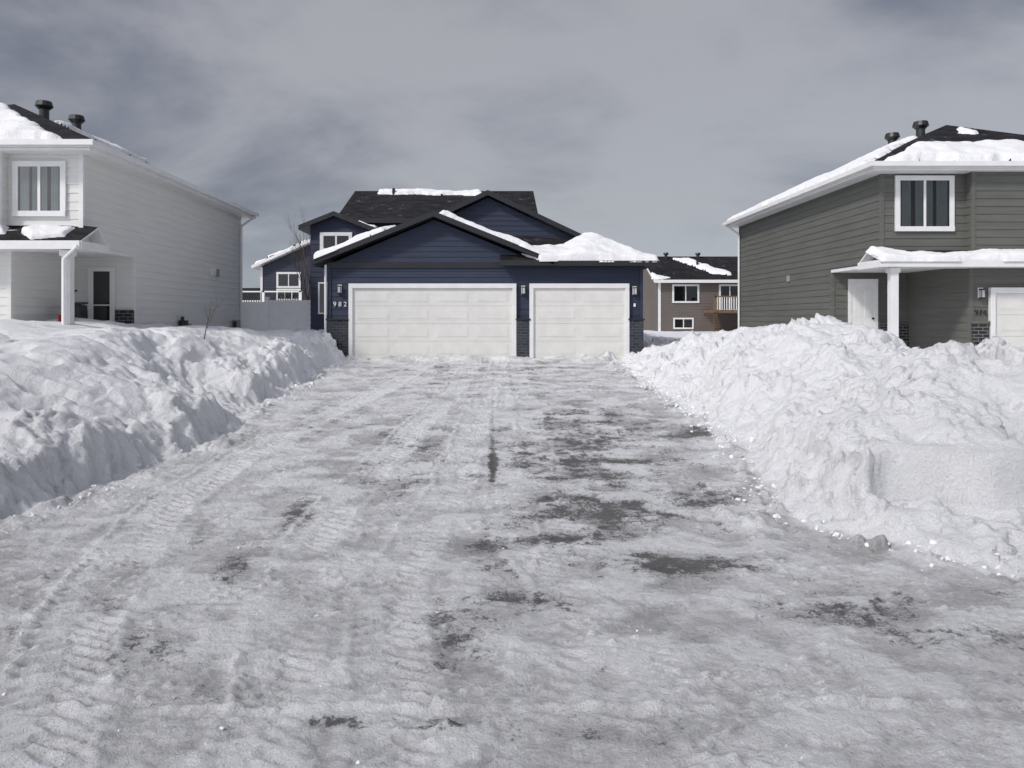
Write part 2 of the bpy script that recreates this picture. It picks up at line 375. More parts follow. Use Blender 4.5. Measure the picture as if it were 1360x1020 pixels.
# ------------------------------------------------------------------ roof snow
def snow_on(name,P0,U,Vv,poly,T,seed,parent,step=.06,rag=.25,edge=.18):
    P0=np.array(P0,float);U=np.array(U,float);Vv=np.array(Vv,float);U/=np.linalg.norm(U);Vv/=np.linalg.norm(Vv)
    Nn=np.cross(U,Vv); Nn*= (1 if Nn[2]>0 else -1)
    pl=np.array(poly,float); lo=pl.min(0)-.1;hi=pl.max(0)+.1
    a,b_=np.meshgrid(np.arange(lo[0],hi[0],step),np.arange(lo[1],hi[1],step))
    ins=np.zeros(a.shape,bool); dm=np.full(a.shape,99.)
    for i in range(len(pl)):
        x1,y1=pl[i];x2,y2=pl[(i+1)%len(pl)]
        c=((y1>b_)!=(y2>b_))&(a<(x2-x1)*(b_-y1)/((y2-y1) if y2!=y1 else 1e-9)+x1); ins^=c
        t=np.clip(((a-x1)*(x2-x1)+(b_-y1)*(y2-y1))/((x2-x1)**2+(y2-y1)**2),0,1)
        dm=np.minimum(dm,np.hypot(a-x1-t*(x2-x1),b_-y1-t*(y2-y1)))
    d=np.where(ins,dm,-dm)
    d=d-rag*np.clip(.35+fbm(a*1.1+seed,b_*1.1,4,seed)*1.6,0,2)
    e_=np.clip(d/edge,0,1)
    h=T*np.sqrt(e_*(2-e_))*np.clip(1+1.0*fbm(a*.6,b_*.6+seed,3,seed+3),.35,1.8)+.02*fbm(a*5,b_*5,2,seed+5)*(d>0)
    h=np.where(d>0,np.maximum(h,.004),-.02)
    Pn=P0+a[...,None]*U+b_[...,None]*Vv+h[...,None]*Nn
    ok=(d>-step*1.2); idn=np.arange(a.size).reshape(a.shape)
    k=ok[:-1,:-1]&ok[:-1,1:]&ok[1:,1:]&ok[1:,:-1]
    qq=np.stack([idn[:-1,:-1],idn[:-1,1:],idn[1:,1:],idn[1:,:-1]],-1)[k]
    used=np.unique(qq); mp=np.full(a.size,-1); mp[used]=np.arange(len(used))
    me=bpy.data.meshes.new(name); me.from_pydata(Pn.reshape(-1,3)[used].tolist(),[],mp[qq].tolist()); me.materials.append(SNOW)
    me.polygons.foreach_set('use_smooth',[True]*len(me.polygons)); me.update()
    o=bpy.data.objects.new(name,me); scene.collection.objects.link(o)
    if parent: o.parent=parent; o.matrix_parent_inverse=Matrix.Translation(-parent.location)
    return o

# ------------------------------------------------------------------ building parts
def window(mb,x0,x1,z0,z1,y,mull=1,trim=.10,curt=True,hbar=0):
    t=trim
    mb.box(x0-t,x1+t,y-.05,y,z1,z1+t,WHITE); mb.box(x0-t,x1+t,y-.065,y,z0-t,z0,WHITE)
    mb.box(x0-t,x0,y-.048,y,z0,z1,WHITE); mb.box(x1,x1+t,y-.048,y,z0,z1,WHITE)
    for k in range(mull):
        xm=x0+(x1-x0)*(k+1)/(mull+1); mb.box(xm-.03,xm+.03,y-.046,y,z0,z1,WHITE)
    if hbar: mb.box(x0,x1,y-.044,y,(z0+z1)/2-.02,(z0+z1)/2+.02,WHITE)
    mb.poly([(x0,y-.034,z0),(x1,y-.034,z0),(x1,y-.034,z1),(x0,y-.034,z1)],GLASS)
    mb.poly([(x0,y-.019,z0),(x1,y-.019,z0),(x1,y-.019,z1),(x0,y-.019,z1)],INT)
    if curt:
        n=mull+1; w=(x1-x0)/n
        for k in range(n):
            a=x0+k*w
            for (c0,c1) in (((a+.04,a+w*.45),(a+w*.62,a+w-.04)) if k%2==0 else ((a+.04,a+w*.34),(a+w*.48,a+w-.04))):
                nn=10
                for j in range(nn):
                    xa=c0+(c1-c0)*j/nn; xb=c0+(c1-c0)*(j+1)/nn
                    ya_=y-.022-(.009 if j%2 else 0); yb_=y-.022-(0 if j%2 else .009)
                    mb.poly([(xa,ya_,z0),(xb,yb_,z0),(xb,yb_,z1),(xa,ya_,z1)],CURT)
def garage_door(name,mx,x0,x1,y,z0,z1,cols,parent,rows=4):
    mb=MB(mx); h=(z1-z0)/rows; w=(x1-x0)/cols
    for r in range(rows):
        mb.box(x0,x1,y-.045,y-.004,z0+r*h+.002,z0+(r+1)*h-.002,DOORW)
        for c in range(cols):
            a=x0+c*w+.10; b_=x0+(c+1)*w-.10; za=z0+r*h+.10; zb=z0+(r+1)*h-.10
            mb.box(a,b_,y-.049,y-.044,za,zb,DOORW); mb.box(a+.045,b_-.045,y-.057,y-.0485,za+.045,zb-.045,DOORW)
    mb.box(x0,x1,y-.05,y-.003,z0-.015,z0+.001,BLACK)
    mb.done(name,parent,.004)
    t=MB(mx); t.box(x0-.12,x0,y-.11,y,z0-.02,z1,WHITE); t.box(x1,x1+.12,y-.11,y,z0-.02,z1,WHITE); t.box(x0-.12,x1+.12,y-.113,y,z1,z1+.14,WHITE)
    t.done(name+'_trim',parent,.008)
def sconce(mb,x,z,y):
    mb.box(x-.06,x+.06,y-.03,y,z-.10,z+.16,WHITE); mb.box(x-.055,x+.055,y-.14,y-.03,z+.10,z+.13,METAL)
    mb.box(x-.045,x+.045,y-.13,y-.04,z-.08,z+.10,LAMPG); mb.box(x-.055,x+.055,y-.14,y-.03,z-.11,z-.08,METAL)
    for a in (-.05,.04):
        mb.box(x+a,x+a+.012,y-.142,y-.13,z-.08,z+.10,METAL)
def vent(mb,x,y,z,s=1):
    mb.cone((x,y,z-.3),(x,y,z+.16*s),.13*s,.13*s,METAL,14); mb.cone((x,y,z+.14*s),(x,y,z+.22*s),.16*s,.24*s,METAL,14); mb.cone((x,y,z+.22*s),(x,y,z+.36*s),.24*s,.20*s,METAL,14)
def text(body,x,y,z,size,mat,parent,gap=1.0):
    cu=bpy.data.curves.new('house_number','FONT'); cu.body=body; cu.size=size; cu.extrude=.008; cu.align_x='CENTER'; cu.space_character=gap
    o=bpy.data.objects.new('house_number',cu); scene.collection.objects.link(o); o.rotation_euler=(R(90),0,0); o.location=(x,y,z)
    cu.materials.append(mat); o.parent=parent; o.matrix_parent_inverse=Matrix.Translation(-parent.location)

# ------------------------------------------------------------------ blue house
BH=empty('blue_house',(0,28,.8))
w=MB(); F0=22.5
w.siding([(-4.9,.5),(4.43,.5),(4.43,3.62),(-4.9,3.62)],(0,F0,0),(1,0,0),(0,-1,0),NAVY)
w.siding([(-4.9,3.62),(1.45,3.62),(-1.755,4.95)],(0,F0,0),(1,0,0),(0,-1,0),NAVY,.16)
w.siding([(-4.3,3.9),(4.0,3.9),(-.17,5.86)],(0,24.05,0),(1,0,0),(0,-1,0),NAVY,.16)
w.siding([(F0,.5),(33,.5),(33,3.62),(F0,3.62)],(4.43,0,0),(0,1,0),(1,0,0),NAVY)
w.siding([(F0,.5),(26,.5),(26,3.62),(F0,3.62)],(-4.9,0,0),(0,1,0),(-1,0,0),NAVY)
w.siding([(-6.3,.5),(-3.5,.5),(-3.5,4.95),(-5.45,5.5),(-6.3,5.17)],(0,26,0),(1,0,0),(0,-1,0),NAVY)
w.siding([(26,.5),(34,.5),(34,5.15),(26,5.15)],(-6.3,0,0),(0,1,0),(-1,0,0),NAVY)
w.siding([(-4.9,3),(1.3,3),(1.3,5.45),(-4.9,5.45)],(0,26.7,0),(1,0,0),(0,-1,0),NAVY)
w.siding([(26.7,3),(33.4,3),(33.4,5.5),(30,6.9),(26.7,5.5)],(1.3,0,0),(0,1,0),(1,0,0),NAVY)
w.siding([(26.7,3),(33.4,3),(33.4,5.5),(30,6.9),(26.7,5.5)],(-5.2,0,0),(0,1,0),(-1,0,0),NAVY)
w.siding([(-6.3,.5),(4.43,.5),(4.43,3.62),(-6.3,3.62)],(0,33.4,0),(1,0,0),(0,1,0),NAVY)
w.done('walls',BH)
t=MB()
t.box(-4.98,4.5,F0-.05,F0-.018,3.50,3.68,BLACK)
t.box(-4.95,-4.84,F0-.045,F0-.019,1.98,3.5,NAVY); t.box(4.37,4.47,F0-.045,F0+.1,1.98,3.5,NAVY)
t.box(-4.9,4.43,F0+.02,33,.3,.9,BLACK)
t.cone((-4.99,F0-.09,3.6),(-4.99,F0-.09,1.3),.04,.04,WHITE,8)
t.done('trim',BH,.005)
bk=MB()
for a,b_ in ((-4.94,-4.32),(.70,1.08),(4.05,4.47)):
    bk.box(a,b_,F0-.13,F0+.02,.4,1.95,BRKN)
bk.done('brick_piers',BH,.004)
bc=MB()
for a,b_ in ((-4.97,-4.30),(.67,1.11),(4.02,4.50)): bc.box(a,b_,F0-.16,F0-.02,1.95,2.0,BLACK)
bc.done('brick_caps',BH,.006)
garage_door('double_garage_door',1,-4.18,.57,F0-.02,.80,2.90,4,BH)
garage_door('single_garage_door',1,1.20,3.93,F0-.02,.80,2.90,2,BH)
s=MB(); sconce(s,-4.58,2.85,F0-.02); sconce(s,.90,2.82,F0-.02); sconce(s,4.22,2.80,F0-.02)
s.box(4.19,4.25,F0-.05,F0-.018,2.35,2.45,WHITE); s.done('wall_lamps',BH,.004)
text('9 8 2',-4.57,F0-.045,2.36,.20,WHITE,BH)
r=MB(); th=.16
def gable(mb,px,pz,xl,xr_,sl,y0,y1,fas=BLACK,th=.16):
    mb.prism([(xl,y0,pz-(px-xl)*sl),(px,y0,pz),(px,y1,pz),(xl,y1,pz-(px-xl)*sl)],th,SHING,fas)
    mb.prism([(px,y0,pz),(xr_,y0,pz-(xr_-px)*sl),(xr_,y1,pz-(xr_-px)*sl),(px,y1,pz)],th,SHING,fas)
gable(r,-1.755,5.16,-5.32,1.78,.40,22.1,26.5)
sl=.47; pz=6.05
r.prism([(-4.9,23.7,pz-4.73*sl),(-.17,23.7,pz),(-.17,33.3,pz),(-4.9,33.3,pz-4.73*sl)],th,SHING,BLACK)
r.prism([(-.17,23.7,pz),(3.2,23.7,pz-3.37*sl),(4.8,22.1,pz-4.97*sl),(4.8,33.3,pz-4.97*sl),(-.17,33.3,pz)],th,SHING,BLACK)
ez=pz-4.97*sl; tz=pz-3.37*sl
r.prism([(.2,22.1,ez),(4.8,22.1,ez),(3.2,23.7,tz),(.2,24.1,tz+.2)],th,SHING,BLACK)
gable(r,-5.45,5.67,-6.65,-4.0,.40,25.7,30)
r.prism([(-5.5,26.3,5.5),(1.6,26.3,5.5),(1.6,30,7.08),(-5.5,30,7.08)],th,SHING,BLACK)
r.prism([(-5.5,30,7.08),(1.6,30,7.08),(1.6,33.7,5.5),(-5.5,33.7,5.5)],th,SHING,BLACK)
r.box(1.9,4.9,22.04,22.095,ez-.17,ez-.02,BLACK)
r.done('roof',BH)
ww=MB(); window(ww,-5.85,-4.98,4.42,4.85,25.98,1,.12,False); window(ww,-5.98,-5.72,2.2,3.2,25.98,0,.05,False); ww.done('windows',BH)
v=MB(); v.cone((.2,28.6,6.2),(.2,28.6,6.75),.05,.05,METAL); v.cone((-3.9,29.5,6.6),(-3.9,29.5,7.1),.06,.06,METAL); v.done('vent_pipes',BH)
snow_on('roof_snow',(.2,22.1,ez),(1,0,0),(0,1.6,tz-ez),[(1.15,-.06),(4.72,-.06),(3.1,1.9),(2.6,1.95),(1.9,1.2),(.9,.9),(.6,.5)],.20,3,BH,.05,.05,.10)
snow_on('roof_snow.001',(4.8,22.1,ez),(-1.6,0,1.6*sl),(0,1,0),[(-.05,0),(1.75,1.6),(1.75,3),(-.05,4)],.16,4,BH,.05,.08,.12)
snow_on('roof_snow.002',(-1.755,22.1,5.16),(1,0,-.4),(0,1,0),[(.15,.05),(3.78,-.05),(3.78,2.0),(1.9,1.0),(.5,.5)],.14,5,BH,.05,.06,.10)
snow_on('roof_snow.003',(-1.755,22.1,5.16),(-1,0,-.4),(0,1,0),[(1.2,.5),(1.6,.05),(3.82,-.05),(3.82,1.6),(1.6,3.2),(1.0,3)],.15,6,BH,.05,.08,.10)
snow_on('roof_snow.004',(-5.5,26.3,5.5),(1,0,0),(0,3.7,1.58),[(.9,3.5),(5.1,3.2),(5.0,4.0),(.8,4.0)],.13,7,BH,.06,.16,.1)
snow_on('roof_snow.005',(-5.45,25.7,5.67),(1,0,-.4),(0,1,0),[(.6,.6),(1.55,.05),(1.55,2.5),(.7,2.5)],.14,9,BH,.05,.1,.1)

# ------------------------------------------------------------------ two-storey neighbours
def neighbour(name,s,a,Yn,Yr,Yf,gx,bw,SID,zs,pz_,winx,winz,BR,loc,bz,seed,pd=.75):
    E=empty(name,loc); ze=5.62
    w=MB(s); e=.19
    w.siding([(Yr,.2),(Yf,.2),(Yf,ze),(Yr,ze)],(a,0,0),(0,1,0),(-1,0,0),SID,e)
    w.siding([(Yn,pz_-.02),(Yr,pz_-.02),(Yr,ze),(Yn,ze)],(a,0,0),(0,1,0),(-1,0,0),SID,e)
    w.siding([(a,pz_-.02),(a+bw,pz_-.02),(a+bw,ze),(a,ze)],(0,Yn,0),(1,0,0),(0,-1,0),SID,e)
    w.siding([(a+bw,pz_-.02),(a+8.2,pz_-.02),(a+8.2,ze),(a+bw,ze)],(0,Yn-.27,0),(1,0,0),(0,-1,0),SID,e)
    w.siding([(Yn-.27,pz_-.02),(Yn,pz_-.02),(Yn,ze),(Yn-.27,ze)],(a+bw,0,0),(0,1,0),(-1,0,0),SID,e)
    w.siding([(a,.2),(gx,.2),(gx,pz_),(a,pz_)],(0,Yr,0),(1,0,0),(0,-1,0),SID,e)
    w.siding([(Yn-.12,.2),(Yr,.2),(Yr,pz_),(Yn-.12,pz_)],(gx,0,0),(0,1,0),(-1,0,0),SID,e)
    w.siding([(gx,.2),(a+8.2,.2),(a+8.2,pz_),(gx,pz_)],(0,Yn-.12,0),(1,0,0),(0,-1,0),SID,e)
    w.siding([(a,.2),(a+8.2,.2),(a+8.2,ze),(a,ze)],(0,Yf,0),(1,0,0),(0,1,0),SID,e)
    w.siding([(Yn,.2),(Yf,.2),(Yf,ze),(Yn,ze)],(a+8.2,0,0),(0,1,0),(1,0,0),SID,e)
    w.siding([(a+.1,ze-.1),(a+8.1,ze-.1),(a+4.05,7.3)],(0,Yf+.01,0),(1,0,0),(0,1,0),SID,e)
    w.done('walls',E)
    c=MB(s)
    c.box(a-.03,a+.07,Yn-.03,Yn+.06,pz_,ze,SID if SID is GSID else WHITE)
    c.box(a-.03,a+.07,Yr-.03,Yr+.06,.3,pz_-.1,SID); c.box(a-.03,a+.06,Yf-.07,Yf+.03,.3,ze,SID)
    c.box(a+bw-.03,a+bw+.06,Yn-.30,Yn-.22,pz_,ze,SID if SID is GSID else WHITE)
    c.box(gx-.03,gx+.07,Yn-.15,Yn-.05,.3,pz_-.06,SID)
    c.box(a-.03,gx,Yn-.25,Yr,pz_-.10,pz_-.02,WHITE)
    c.box(a-.42,a+8.6,Yn-.47,Yf+.4,ze-.03,ze+.02,WHITE)
    c.box(a-.43,a-.39,Yn-.47,Yf+.42,ze+.021,ze+.17,WHITE)
    c.box(a-.43,a+8.6,Yn-.50,Yn-.47,ze+.021,ze+.17,WHITE)
    c.done('soffit_and_corner_boards',E,.004)
    g=MB(s)
    g.box(a-.55,a-.432,Yn-.5,Yf+.4,ze+.05,ze+.165,WHITE); g.box(a-.55,a+8.6,Yn-.62,Yn-.502,ze+.05,ze+.165,WHITE)
    g.cone((a-.48,Yf+.2,ze+.05),(a-.07,Yf-.1,ze-.35),.04,.04,WHITE,8); g.cone((a-.07,Yf-.1,ze-.35),(a-.07,Yf-.1,1.4),.04,.04,WHITE,8)
    g.done('gutters',E)
    r=MB(s); x0=a-.42;x1=a+8.4;xm=(x0+x1)/2; y0=Yn-.48;y1=Yf+.42; z0=ze+.17; zr=z0+.46*(xm-x0); ya=y0+(xm-x0)
    r.prism([(x0,y0,z0),(x1,y0,z0),(xm,ya,zr)],.1,SHING,WHITE)
    r.prism([(x0,y0,z0),(xm,ya,zr),(xm,y1,zr),(x0,y1,z0)],.1,SHING,WHITE)
    r.prism([(x1,y0,z0),(xm,ya,zr),(xm,y1,zr),(x1,y1,z0)],.1,SHING,WHITE)
    r.done('roof',E)
    vv=MB(s); vent(vv,xm-.15,ya+(1.1),zr+.02,1); vent(vv,xm-.25,ya+2.6,zr+.02,1); vv.done('roof_vents',E)
    p=MB(s); py0=Yn-pd; rz=.26+(.12 if s<0 else 0)
    p.prism([(a-.35,py0,pz_),(a+8.3,py0,pz_),(a+8.3,Yn-.28,pz_+rz),(a+.0,Yn-.0,pz_+rz+.04),(a-.35,Yn-.0,pz_+rz)],.05,SHING,WHITE)
    p.box(a-.36,a+8.3,py0-.03,py0,pz_-.17,pz_+.01,WHITE); p.box(a-.39,a-.36,py0,Yn+.4,pz_-.17,pz_+.01,WHITE)
    p.box(a-.36,a+8.3,py0+.001,Yn-.02,pz_-.16,pz_-.11,WHITE)
    p.prism([(a-.35,Yn,pz_+rz),(a-.02,Yn,pz_+rz+.02),(a-.02,Yn+.4,pz_+.12),(a-.35,Yn+.4,pz_+.02)],.05,SHING,WHITE)
    p.box(a-.07,a+.11,Yn-.62,Yn-.44,.3,pz_-.17,WHITE); p.box(a-.10,a+.14,Yn-.65,Yn-.41,pz_-.30,pz_-.172,WHITE)
    if s<0:
        p.cone((a-.33,py0-.05,pz_-.1),(a+.02,Yn-.66,pz_-.35),.035,.035,WHITE,8); p.cone((a+.02,Yn-.68,pz_-.35),(a+.02,Yn-.68,1.4),.035,.035,WHITE,8)
    p.done('porch_roof_and_post',E,.005)
    ww=MB(s); window(ww,winx[0],winx[1],winz[0],winz[1],Yn-.017,1,.12,True); ww.done('upper_window',E)
    return E
LH=neighbour('white_house',-1,9.0,16.5,18.9,26.8,10.5,1.64,WSID,1.1,3.62,(9.46,10.38),(4.35,5.32),BRKB,(-13,20,1),0,1)
RH=neighbour('grey_house',1,9.63,18.7,21.4,29.4,11.77,2.1,GSID,.7,3.40,(10.08,11.30),(4.28,5.42),BRKB,(14,24,1),0,2)
d=MB(-1); y=18.9-.018
x0,x1=9.56,10.05
d.box(x0-.09,x0,y-.05,y,1.2,3.18,WHITE); d.box(x1,x1+.09,y-.05,y,1.2,3.18,WHITE); d.box(x0-.09,x1+.09,y-.055,y,3.18,3.28,WHITE)
d.box(x0,x1,y-.03,y,1.2,3.18,INT); d.box(x0,x0+.04,y-.04,y,1.2,3.18,WHITE); d.box(x1-.04,x1,y-.04,y,1.2,3.18,WHITE); d.box(x0,x1,y-.041,y,2.32,2.35,WHITE); d.box(x0,x1,y-.041,y,1.2,1.5,WHITE)
d.poly([(x0,y-.036,1.5),(x1,y-.036,1.5),(x1,y-.036,3.18),(x0,y-.036,3.18)],GLASS)
d.box(9.0,9.44,y-.08,y,.8,2.22,BRKB); d.box(10.17,10.5,y-.08,y,.8,2.22,BRKB)
d.done('front_door',LH,.003)
d=MB(-1); d.box(8.93,8.99,24.0,24.28,3.38,3.62,WHITE); d.box(8.92,8.985,24.35,24.55,3.36,3.60,CURT)
d.box(8.80,8.98,21.5,21.75,1.2,1.95,METAL); d.cone((8.85,21.45,1.3),(8.85,21.45,2.05),.05,.05,METAL); d.box(8.80,8.98,25.9,26.2,1.3,1.95,CURT); d.cone((8.85,25.8,1.2),(8.85,25.8,1.9),.06,.06,METAL)
d.cone((8.88,21.95,1.4),(8.88,21.95,1.85),.09,.09,CURT,12)
d.done('utility_meters',LH,.004)
SV=empty('snow_shovel',(-9.7,17.3,1.0))
d=MB(-1); d.cone((9.72,17.2,1.7),(9.80,17.6,2.65),.022,.022,WOOD,8); d.cone((9.72,17.58,2.65),(9.88,17.62,2.65),.022,.022,METAL,8); d.done('handle',SV)
d=MB(-1); d.box(9.56,9.86,17.15,17.19,1.65,2.10,RED); d.box(9.56,9.59,17.05,17.15,1.65,2.10,RED); d.box(9.83,9.86,17.05,17.15,1.65,2.10,RED); d.box(9.56,9.86,17.05,17.15,2.07,2.10,RED); d.done('blade',SV,.01)
d=MB(-1); d.box(10.40,10.48,18.3,18.42,2.75,3.0,METAL); d.done('porch_lamp',LH)
SB=empty('dark_object_standin',(-9.95,17.9,1.0))  # added bin shape, stands in for an unidentified dark object on the porch
d=MB(-1); d.prism([(9.72,17.7,2.36),(10.09,17.7,2.36),(10.09,18.1,2.40),(9.72,18.1,2.40)],.05,METAL,METAL); d.box(9.74,10.07,17.73,18.08,1.2,2.32,METAL); d.done('body',SB,.02)
d=MB(1); y=21.4-.018
x0,x1=10.16,10.82
d.box(x0-.09,x0,y-.05,y,1.0,3.02,WHITE); d.box(x1,x1+.09,y-.05,y,1.0,3.02,WHITE); d.box(x0-.09,x1+.09,y-.055,y,3.02,3.12,WHITE)
d.box(x0,x1,y-.03,y,1.0,3.02,WHITE)
for (za,zb) in ((1.2,1.9),(2.05,2.85)):
    for (xa,xb) in ((x0+.08,x0+.29),(x0+.37,x1-.08)): d.box(xa,xb,y-.038,y,za,zb,WHITE)
d.cone((x1-.06,y-.03,2.0),(x1-.06,y-.09,2.0),.03,.03,METAL)
d.box(9.6,10.06,y-.08,y,.6,1.83,BRKB); d.box(10.93,11.76,y-.08,y,.6,1.83,BRKB); d.box(9.58,10.08,y-.10,y,1.83,1.88,GSID); d.box(10.91,11.77,y-.10,y,1.83,1.88,GSID)
sconce(d,11.25,2.8,y)
d.done('front_door',RH,.004)
gy=18.58-.018
d=MB(1); d.box(11.79,12.15,gy-.1,gy,.6,1.88,BRKB); d.box(11.76,12.17,gy-.13,gy,1.88,1.94,GSID); sconce(d,12.0,2.6,gy)
d.box(9.58,9.62,24.4,24.6,3.2,3.4,CURT); d.done('brick_pier_and_lamp',RH,.004)
text('974',12.0,gy-.03,2.10,.17,BLACK,RH,1.2)
garage_door('garage_door',1,12.32,17,gy,.5,2.62,4,RH)
garage_door('garage_door',-1,11.2,16,16.36,.6,2.8,4,LH)
def roofsnow(E,s,a,Yn,pz_,side,front,porch,seed,pr):
    x0=a-.42; y0=Yn-.48; z0=5.79; k=math.hypot(1,.46)
    n=0
    for p,T in side:
        snow_on('roof_snow_side',(s*x0,y0,z0),(s,0,.46),(0,1,0),[(u*k,v) for u,v in p],T,seed+n,E,.07,.15,.14); n+=1
    for p,T in front:
        snow_on('roof_snow_front',(s*x0,y0,z0),(s,0,0),(0,1,.46),[(u,v*k) for u,v in p],T,seed+n,E,.07,.15,.14); n+=1
    for p,t in porch:
        snow_on('porch_roof_snow',(s*(a-.35),Yn-.75,pz_),(s,0,0),(0,.75,pr),p,t,seed+n,E,.04,.06,.09); n+=1
roofsnow(LH,-1,9.0,16.5,3.62,[([(4.0,6.4),(4.38,6.0),(4.38,11.2),(3.7,11.2),(3.4,9)],.12)],
  [([(.45,-.08),(8.6,-.08),(6.6,.5),(5.4,.9),(4.6,2.2),(4.40,3.9),(3.8,3.3)],.18)],[([(.45,.25),(1.1,.05),(1.5,.5),(1.3,.8),(.5,.8)],.10),([(1.7,.35),(4,.3),(4,.8),(1.9,.8)],.12)],20,.39)
roofsnow(RH,1,9.63,18.7,3.40,[([(-.05,.2),(1.8,2.6),(2.6,4.0),(3.5,5.0),(4.3,5.6),(4.3,11.4),(-.05,11.4)],.12)],
  [([(.05,-.08),(8.7,-.08),(7.6,.9),(6.2,1.3),(5.2,1.15),(4.6,1.7),(3.4,1.7),(2.2,1.6)],.18),([(3.9,3.2),(4.5,2.9),(4.7,3.3),(4.38,3.9)],.1)],[([(-.05,-.06),(8.4,-.06),(8.4,.5),(.9,.5),(.35,.85),(-.02,.85)],.15)],40,.27)

# ------------------------------------------------------------------ background houses
def far_left():
    E=empty('dark_blue_house',(-12,54,1)); w=MB()
    w.siding([(-15.4,.8),(-8.6,.8),(-8.6,5.45),(-12,7.0),(-15.4,5.45)],(0,50,0),(1,0,0),(0,-1,0),NAVYF,.2)
    w.siding([(50,.8),(60,.8),(60,5.4),(50,5.4)],(-8.6,0,0),(0,1,0),(1,0,0),NAVYF,.2)
    w.siding([(50,.8),(60,.8),(60,5.4),(50,5.4)],(-15.4,0,0),(0,1,0),(-1,0,0),NAVYF,.2); w.done('walls',E)
    r=MB(); gable(r,-12,7.25,-15.9,-8.1,.45,49.5,60.5,WHITE,.2); r.done('roof',E)
    ww=MB(); window(ww,-14.25,-12.9,4.15,4.95,49.98,1,.13,False); window(ww,-14.25,-12.9,3.3,3.85,49.98,2,.13,False); ww.box(-15.45,-15.3,49.95,50,.8,5.4,WHITE)
    ww.done('windows',E)
    snow_on('roof_snow',(-12,49.5,7.25),(-1,0,-.45),(0,1,0),[(.2,.2),(4.2,.1),(4.2,9),(.2,9)],.2,60,E,.15,.4,.2)
    dk=MB(); dk.box(-16.6,-11.8,46.5,49.9,2.6,2.78,WOOD); dk.box(-16.6,-11.8,46.45,46.55,3.62,3.70,WHITE)
    for k in range(33): dk.box(-16.6+k*.15,-16.55+k*.15,46.47,46.52,2.78,3.62,METAL)
    for x in (-16.5,-14.2,-11.9): dk.box(x-.08,x+.08,46.45,46.62,.8,3.7,WHITE)
    dk.done('deck',E)
far_left()
def far_right():
    E=empty('taupe_house',(15,53,1)); w=MB()
    w.siding([(11,.8),(21,.8),(21,4.6),(11,4.6)],(0,50,0),(1,0,0),(0,-1,0),BSID,.2)
    w.siding([(50,.8),(58,.8),(58,4.6),(54,6.3),(50,4.6)],(11,0,0),(0,1,0),(-1,0,0),BSID,.2); w.done('walls',E)
    r=MB(); r.prism([(10.6,49.5,4.55),(21.4,49.5,4.55),(21.4,54,6.45),(10.6,54,6.45)],.2,SHING,WHITE); r.prism([(10.6,54,6.45),(21.4,54,6.45),(21.4,58.5,4.55),(10.6,58.5,4.55)],.2,SHING,WHITE)
    r.box(10.95,11.12,49.95,50,.8,4.5,WHITE); r.done('roof',E)
    v=MB(); vent(v,12.3,53.6,6.4,.8); vent(v,14.6,53.7,6.4,.8); v.cone((14.1,52,5.5),(14.1,52,6.0),.08,.08,METAL); v.done('roof_vents',E)
    ww=MB(); window(ww,12.0,13.55,3.15,4.15,49.98,1,.12,False); window(ww,15.1,16.3,2.6,4.15,49.98,1,.12,False); window(ww,12.05,13.2,1.4,1.95,49.98,1,.1,False); ww.done('windows',E)
    dk=MB(); dk.box(13.9,18,47.3,49.9,2.35,2.55,WOOD); dk.box(13.9,18,47.25,47.35,3.35,3.43,WOOD)
    for k in range(28): dk.box(13.9+k*.15,13.95+k*.15,47.27,47.32,2.55,3.35,WHITE)
    for x in (13.95,15.6,17.9): dk.box(x-.09,x+.09,47.25,47.43,.8,3.45,WOOD)
    for k in range(9): dk.box(13.3,14.0,46.0+k*.14,46.2+k*.14,1.1+k*.16,1.15+k*.16,WOOD)
    dk.done('deck',E)
    snow_on('roof_snow',(10.6,49.5,4.55),(1,0,0),(0,4.5,1.9),[(2.0,4.4),(3.3,4.5),(4.6,2.4),(5.6,1.4),(5.3,.7),(4.0,1.2),(3.3,2.6)],.12,70,E,.12,.25,.15)
    snow_on('roof_snow.001',(10.6,49.5,4.55),(1,0,0),(0,4.5,1.9),[(-.05,.0),(.5,.0),(1.2,.4),(.5,.8),(-.05,1.6)],.12,71,E,.12,.15,.15)
far_right()
def small_far(name,x,y,wd,dp,zw,zr,sid):
    E=empty(name,(x,y,1)); w=MB()
    w.siding([(x-wd/2,.8),(x+wd/2,.8),(x+wd/2,zw),(x-wd/2,zw)],(0,y,0),(1,0,0),(0,-1,0),sid,.25)
    w.siding([(y,.8),(y+dp,.8),(y+dp,zw),(y+dp/2,zr-.2),(y,zw)],(x+wd/2,0,0),(0,1,0),(1,0,0),sid,.25)
    w.siding([(y,.8),(y+dp,.8),(y+dp,zw),(y+dp/2,zr-.2),(y,zw)],(x-wd/2,0,0),(0,1,0),(-1,0,0),sid,.25); w.done('walls',E)
    r=MB(); r.prism([(x-wd/2-.4,y-.5,zw-.1),(x+wd/2+.4,y-.5,zw-.1),(x+wd/2+.4,y+dp/2,zr),(x-wd/2-.4,y+dp/2,zr)],.2,SHING,WHITE)
    r.prism([(x-wd/2-.4,y+dp+.5,zw-.1),(x+wd/2+.4,y+dp+.5,zw-.1),(x+wd/2+.4,y+dp/2,zr),(x-wd/2-.4,y+dp/2,zr)],.2,SHING,WHITE); r.done('roof',E)
    ww=MB(); window(ww,x-wd/4,x-wd/4+1.3,zw-1.7,zw-.7,y-.02,1,.12,False); window(ww,x+wd/6,x+wd/6+1.3,zw-1.7,zw-.7,y-.02,1,.12,False); ww.done('windows',E)
small_far('distant_house',-34,104,10,9,4.6,6.4,BSID)
small_far('distant_house',-4,74,11,9,4.6,6.6,GSID)
small_far('distant_house',40,96,12,9,4.6,6.8,WSID)

